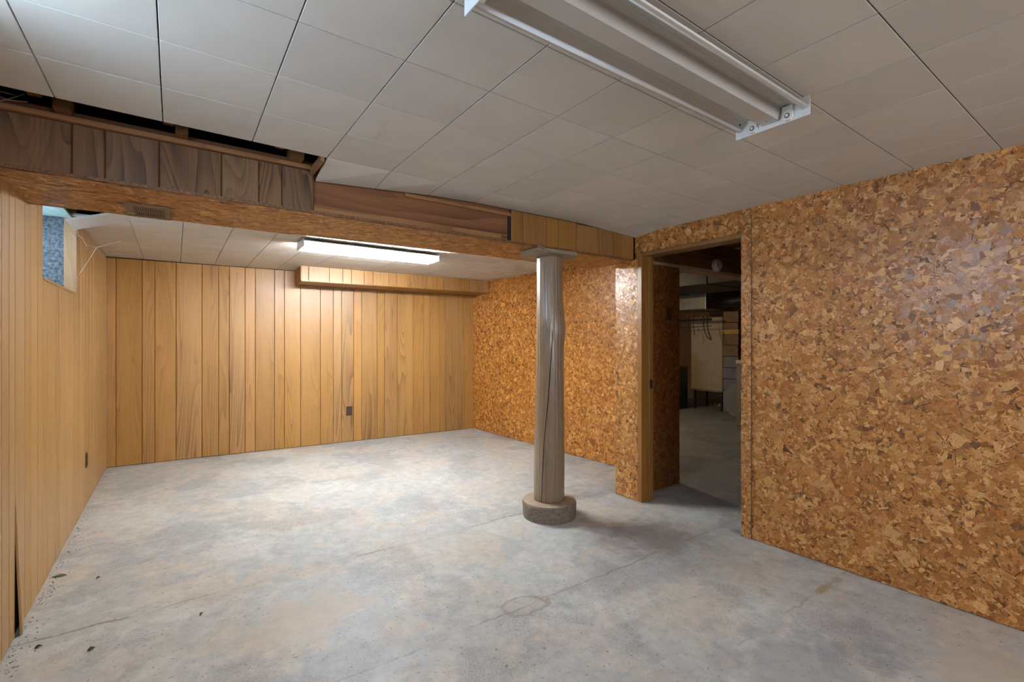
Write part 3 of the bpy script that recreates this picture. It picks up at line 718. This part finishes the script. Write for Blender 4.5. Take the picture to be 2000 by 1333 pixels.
# ---- outlets and switch plate
def outlet(nm, loc, rz, label, cat, switch=False):
    e = empty(nm, loc, label, cat, rot=(0, 0, rz))
    MB().bevbox(-.035, .035, -.006, 0, -.057, .057, .002).build('cover_plate', M['brown_plastic'], e)
    if switch:
        MB().bevbox(-.006, .006, -.016, -.0062, -.012, .012, .001).build('toggle', M['black'], e)
    else:
        for z in (-.024, .024):
            f = MB().bevbox(-.017, .017, -.0085, -.0062, z - .015, z + .015, .0009).build('receptacle', M['brown_plastic'], e)
            for x in (-.006, .006): MB().box(x - .001, x + .001, -.0091, -.0086, z - .002, z + .007).build('slot', M['black'], f)
    return e
p = bA + bd * 2.35
outlet('wall_outlet', (p[0] + bn[0] * .0006, p[1] + bn[1] * .0006, .388), math.atan2(bd[1], bd[0]), 'dark brown outlet on the back wall planks', 'outlet')
outlet('wall_outlet', (XL + .0006, 4.83, .352), math.pi / 2, 'dark brown outlet low on the left wall planks', 'outlet')
outlet('light_switch', (3.476, 2.5495, 1.494), 0, 'dark switch plate on the flake board inside the doorway', 'switch', True)

# ---- cobwebs
def strand(name, runs, r, label):
    mb = MB()
    for pts in runs: mb.tube(pts, r, 5)
    o = mb.build(name, M['web'], None); return tag(o, label, 'cobweb')
wy = 4.24
W1 = [[(-.53, wy, 2.0), (-.525, wy, 1.975), (-.52, wy + .01, 1.96), (-.50, wy, 1.945), (-.49, wy, 1.915), (-.475, wy, 1.895), (-.455, wy, 1.905), (-.44, wy, 1.893), (-.425, wy, 1.895)],
      [(-.425, wy, 1.895), (-.36, wy, 1.925), (-.30, wy, 1.95)], [(-.43, wy, 1.89), (-.46, wy + .02, 1.83), (-.50, wy + .06, 1.76), (-.535, wy + .09, 1.70)],
      [(-.52, wy, 1.96), (-.54, wy, 1.945), (-.56, wy, 1.97)], [(-.54, wy + .05, 1.945), (-.542, wy + .07, 1.87), (-.54, wy + .08, 1.80)]]
strand('cobweb', W1, .0009, 'dusty white cobweb hanging under the loose tile by the window')
W2 = [[(-.545, 2.46, 2.15), (-.49, 2.45, 2.128), (-.44, 2.45, 2.135)], [(-.53, 2.44, 2.10), (-.49, 2.45, 2.13), (-.45, 2.46, 2.165)], [(-.548, 2.4, 2.16), (-.51, 2.43, 2.145), (-.47, 2.45, 2.15)]]
strand('cobweb', W2, .0006, 'thin cobweb in the gap above the ledger strip')

# ---- litter on the floor
def leaf(loc, rz, L, B, mat, nm, label, cat):
    n = 7; v = []; f = []
    for i in range(n):
        t_ = i / (n - 1); ww = B * math.sin(math.pi * min(1, .06 + t_ * .9)) ; c_ = .006 * math.sin(t_ * 3)
        v += [(L * (t_ - .5), -ww, .002 + c_), (L * (t_ - .5), 0, .004 + c_ * .6), (L * (t_ - .5), ww, .003 + c_)]
    for i in range(n - 1):
        for k in (0, 1): f.append((3 * i + k, 3 * i + 3 + k, 3 * i + 4 + k, 3 * i + 1 + k))
    nv = len(v); v += [(a, b, c2 - .0012) for a, b, c2 in v]; f += [tuple(nv + q for q in g[::-1]) for g in f]
    o = mesh_obj(nm, v, f, mat, None, loc=(*loc, 0), rot=(0, 0, rz)); return tag(o, label, cat)
leaf((-.50, 3.46), -.15, .058, .011, M['leaf_green'], 'dry_leaf', 'small grey green leaf on the floor by the left wall', 'leaf')
leaf((-.276, 2.561), .5, .026, .008, M['leaf_brown'], 'dry_leaf', 'tiny dark curled leaf on the floor in the near left', 'leaf')
leaf((.10, 2.599), .9, .022, .004, M['leaf_brown'], 'dry_leaf', 'thin dark leaf scrap on the bare floor near the crack', 'leaf')
leaf((-.454, 2.705), .3, .022, .008, M['leaf_brown'], 'dry_leaf', 'dark leaf scrap at the foot of the sprung left plank', 'leaf')
leaf((-.329, 3.316), .3, .018, .005, M['leaf_brown'], 'dry_leaf', 'tiny dark leaf scrap to the right of the green leaf', 'leaf')
cr = MB(); Rr = random.Random(5)
for _ in range(420):
    y = Rr.uniform(2.3, 6.0); x = -.538 + abs(Rr.gauss(0, .022)); s = Rr.uniform(.0012, .0042)
    if Rr.random() < .25: x += Rr.uniform(0, .05)
    b = len(cr.v)
    for dx, dy, dz in ((-1, -.7, 0), (1, -.8, 0), (.8, 1, 0), (-.9, .8, 0), (.1, 0, 1.2)): cr.v.append((x + dx * s, y + dy * s, .0002 + dz * s))
    cr.f += [(b + 3, b + 2, b + 1, b), (b, b + 1, b + 4), (b + 1, b + 2, b + 4), (b + 2, b + 3, b + 4), (b + 3, b, b + 4)]
o = cr.build('concrete_crumbs', M['crumb']); tag(o, 'loose grey concrete crumbs along the foot of the left wall', 'crumbs', kind='stuff')

# ================================================================== UTILITY ROOM BEYOND THE DOOR
wu = MB().box(9.4, 9.5, .6, 8.1, 0, 2.5).box(3.7, 9.4, 8.0, 8.1, 0, 2.5).box(3.09, 9.4, .5, .6, 0, 2.5).build('wall_utility', M['gypsum'])
tag(wu, 'dim brown far walls of the utility room', 'wall', kind='structure')
cu = empty('ceiling_utility', (6.2, 4, 2.35), 'dark open joists over the utility room', 'ceiling', kind='structure')
MB().box(-3.1, 3.3, -3.5, 4.1, .02, .06).build('sub_floor', M['cavity_shade'], cu)
for k in range(13):
    MB().box(-.02, .02, -3.4, 4.0, -.16, .02).build('joist', M['lumber_old'], cu, loc=(-2.6 + k * .46, 0, 0))
ub = empty('lumber_beam', (6.2, 2.62, 1.905), 'dark lumber beam crossing above the utility room doorway', 'beam')
MB().bevbox(-3.13, 3.1, -.065, .08, .032, .28, .004).build('main_timber', M['lumber'], ub)
MB().bevbox(-3.13, 3.1, -.068, .085, 0, .0315, .003).build('bottom_plate', M['pine'], ub)  # pale pine colour stands in for light on the beam's lower edge
sm = empty('smoke_detector', (4.206, 2.5535, 1.985), 'round yellowed white smoke detector on the dark lumber beam', 'smoke detector')
MB().tube([(0, 0, 0), (0, -.018, 0)], .062, 32).build('base_ring', M['smoke_white'], sm)
MB().tube([(0, -.0182, 0), (0, -.034, 0), (0, -.042, 0)], [.054, .052, .044], 32).build('cover', M['smoke_white'], sm)
MB().tube([(.012, -.0422, .014), (.012, -.0445, .014)], .006, 12).build('test_button', M['socket'], sm)

fu = empty('furnace_cabinet', (8.0, 5.04, 0), 'tall cream enamel cabinet on short legs in the dim utility room', 'furnace')
MB().bevbox(0, .5, -.32, .32, .36, 1.71, .012).build('casing', M['cream'], fu)
MB().bevbox(-.012, -.0005, -.318, .318, .345, .372, .003).build('bottom_trim', M['galv'], fu)
for y in (-.28, .26):
    for x in (.04, .44): MB().box(x - .015, x + .015, y - .015, y + .015, .001, .36).build('leg', M['dark_metal'], fu)
chm = empty('block_chimney', (8.0, 4.57, 0), 'square block chimney with a yellow tape band in the utility room', 'chimney')
for k in range(9):
    MB().bevbox(0, .32, -.14, .14, .003, .195, .004).build('block', M['kraft' if k >= 5 else 'grey_metal'], chm, loc=(0, (.004 if k % 2 else -.004), k * .2))
MB().bevbox(-.006, .33, -.15, .15, 1.395, 1.475, .001).build('tape_band', M['yellow'], chm)
dr = empty('metal_drum', (7.45, 4.10, 0), 'dark round metal drum lying beside the grey cabinet', 'drum')
MB().tube([(0, 0, .302), (.02, 0, .302), (.3, 0, .302), (.32, 0, .302)], [.285, .3, .3, .285], 40).build('shell', M['grey_metal'], dr)
MB().tube([(-.012, 0, .302), (0, 0, .302)], .05, 20).build('hub', M['dark_metal'], dr)
wsr = empty('utility_cabinet', (7.1, 3.48, 0), 'grey enamel appliance cabinet at the right edge of the doorway', 'appliance')
MB().bevbox(-.3, .3, -.32, .32, .002, .93, .012).build('body', M['grey_metal'], wsr)
MB().bevbox(-.305, .305, -.325, .325, .931, .985, .008).build('top', M['smoke_white'], wsr)
gb_ = empty('green_box', (7.70, 5.60, 0), 'dark green metal box with a tan top left of the cream cabinet', 'box')
MB().bevbox(-.2, .2, -.24, .26, .002, .77, .006).build('body', M['green_dark'], gb_)
MB().bevbox(-.21, .21, -.25, .27, .771, .80, .004).build('top', M['kraft'], gb_)
kg = tag(MB().tube([(0, 0, .001), (0, 0, .02), (0, 0, .16), (0, 0, .2)], [.075, .085, .085, .06], 20).build('black_canister', M['dark_metal'], loc=(7.62, 5.46, .80)), 'black canister standing on the dark green box', 'canister')
sd = empty('supply_duct', (7.7, 5.1, 1.82), 'pale sheet metal duct above the cream cabinet', 'duct')
MB().bevbox(-.35, .5, -.46, .5, 0, .27, .004).build('duct_body', M['galv'], sd)
MB().box(-.358, -.3505, -.47, -.455, -.01, .28).build('bright_edge', M['white_metal'], sd)  # white strip paints in the bright edge of the duct
td = empty('trunk_duct', (6.1, 4.4, 2.0), 'wide dark trunk duct under the utility room joists', 'duct')
MB().bevbox(-.55, .55, -1.5, 2.2, 0, .185, .004).build('duct_body', M['olive'], td)
for y in (-.9, .1, 1.1): MB().bevbox(-.56, .56, y - .015, y + .015, -.008, .186, .002).build('drive_cleat', M['olive'], td)
fd = MB(); pts = [(7.7, 4.55, 1.93), (7.72, 4.35, 1.95), (7.75, 4.1, 1.97), (7.78, 3.9, 1.90), (7.8, 3.7, 1.80), (7.8, 3.5, 1.74)]
fd.tube(pts, .085, 16); tag(fd.build('flue_pipe', M['dark_metal'], smooth=True), 'black flue pipe bending past the chimney top', 'pipe')
hp = empty('hanging_rail', (7.62, 5.0, 1.65), 'dark horizontal pipe rail hung with hooks and cords', 'rail')
MB().tube([(0, -.30, 0), (0, .9, -.01)], .022, 12).build('pipe', M['dark_metal'], hp)
MB().tube([(0, -.30, -.115), (0, .36, -.135)], .006, 8).build('rod', M['dark_metal'], hp)
for y, l_ in ((.28, .2), (.2, .14), (.12, .3), (.03, .22)):
    MB().tube([(-.03, y, .09), (-.026, y, 0), (-.03, y + .01, -l_ * .5), (-.028, y - .015, -l_), (-.03, y - .005, -l_ - .05)], .006, 6).build('hook', M['dark_metal'], hp)
for y in (-.17, -.24):
    MB().tube([(-.03, y, .06), (-.03, y, -.1), (-.03, y - .02, -.22), (-.03, y - .06, -.31), (-.03, -.31, -.36)], .008, 8).build('cord', M['dark_metal'], hp)
rb = MB(); Rb = random.Random(11)
for k in range(26):
    y = 4.55 + Rb.random() * .75; x = 8.75 + Rb.uniform(-.12, .1); s = Rb.uniform(.03, .09); b = len(rb.v)
    for dx, dy, dz in ((-1, -1, 0), (1, -.8, 0), (.9, 1, 0), (-.8, .9, 0), (-.6, -.5, 1), (.5, -.6, 1.1), (.4, .6, .8), (-.5, .5, 1.2)): rb.v.append((x + dx * s, y + dy * s, .001 + dz * s * 1.1))
    rb.f += [(b + 3, b + 2, b + 1, b), (b + 4, b + 5, b + 6, b + 7)] + [(b + i, b + (i + 1) % 4, b + 4 + (i + 1) % 4, b + 4 + i) for i in range(4)]
tag(rb.build('rubble_pile', M['pale_rubble']), 'pale rubble heap under the cream cabinet', 'rubble', kind='stuff')
# utility room bulb under an added shade, out of sight behind the alcove wall
ul = empty('ceiling_bulb', (4.25, 5.2, 2.05), 'bulb under an added shade hanging behind the alcove wall in the utility room', 'bulb')
MB().tube([(0, 0, .10), (0, 0, .04)], .02, 12).build('lamp_holder', M['black'], ul)
MB().tube([(0, 0, .062), (0, 0, .03), (0, 0, -.02), (0, 0, -.024), (0, 0, .026), (0, 0, .058)], [.03, .09, .17, .166, .086, .026], 28, cap=False).build('uplight_blocker', M['dark_metal'], ul, smooth=True)  # shade added to keep the bulb's light off the joists
MB().tube([(0, 0, .04), (0, 0, .02), (0, 0, -.02), (0, 0, -.045), (0, 0, -.055)], [.012, .022, .03, .022, .006], 14).build('glass_bulb', M['socket'], ul, smooth=True)
l = bpy.data.lights.new('bulb_light', 'POINT'); l.energy = 34; l.color = (1.0, .82, .56); l.shadow_soft_size = .035
lo = bpy.data.objects.new('bulb_light', l); link(lo); lo.location = (4.25, 5.2, 1.93)
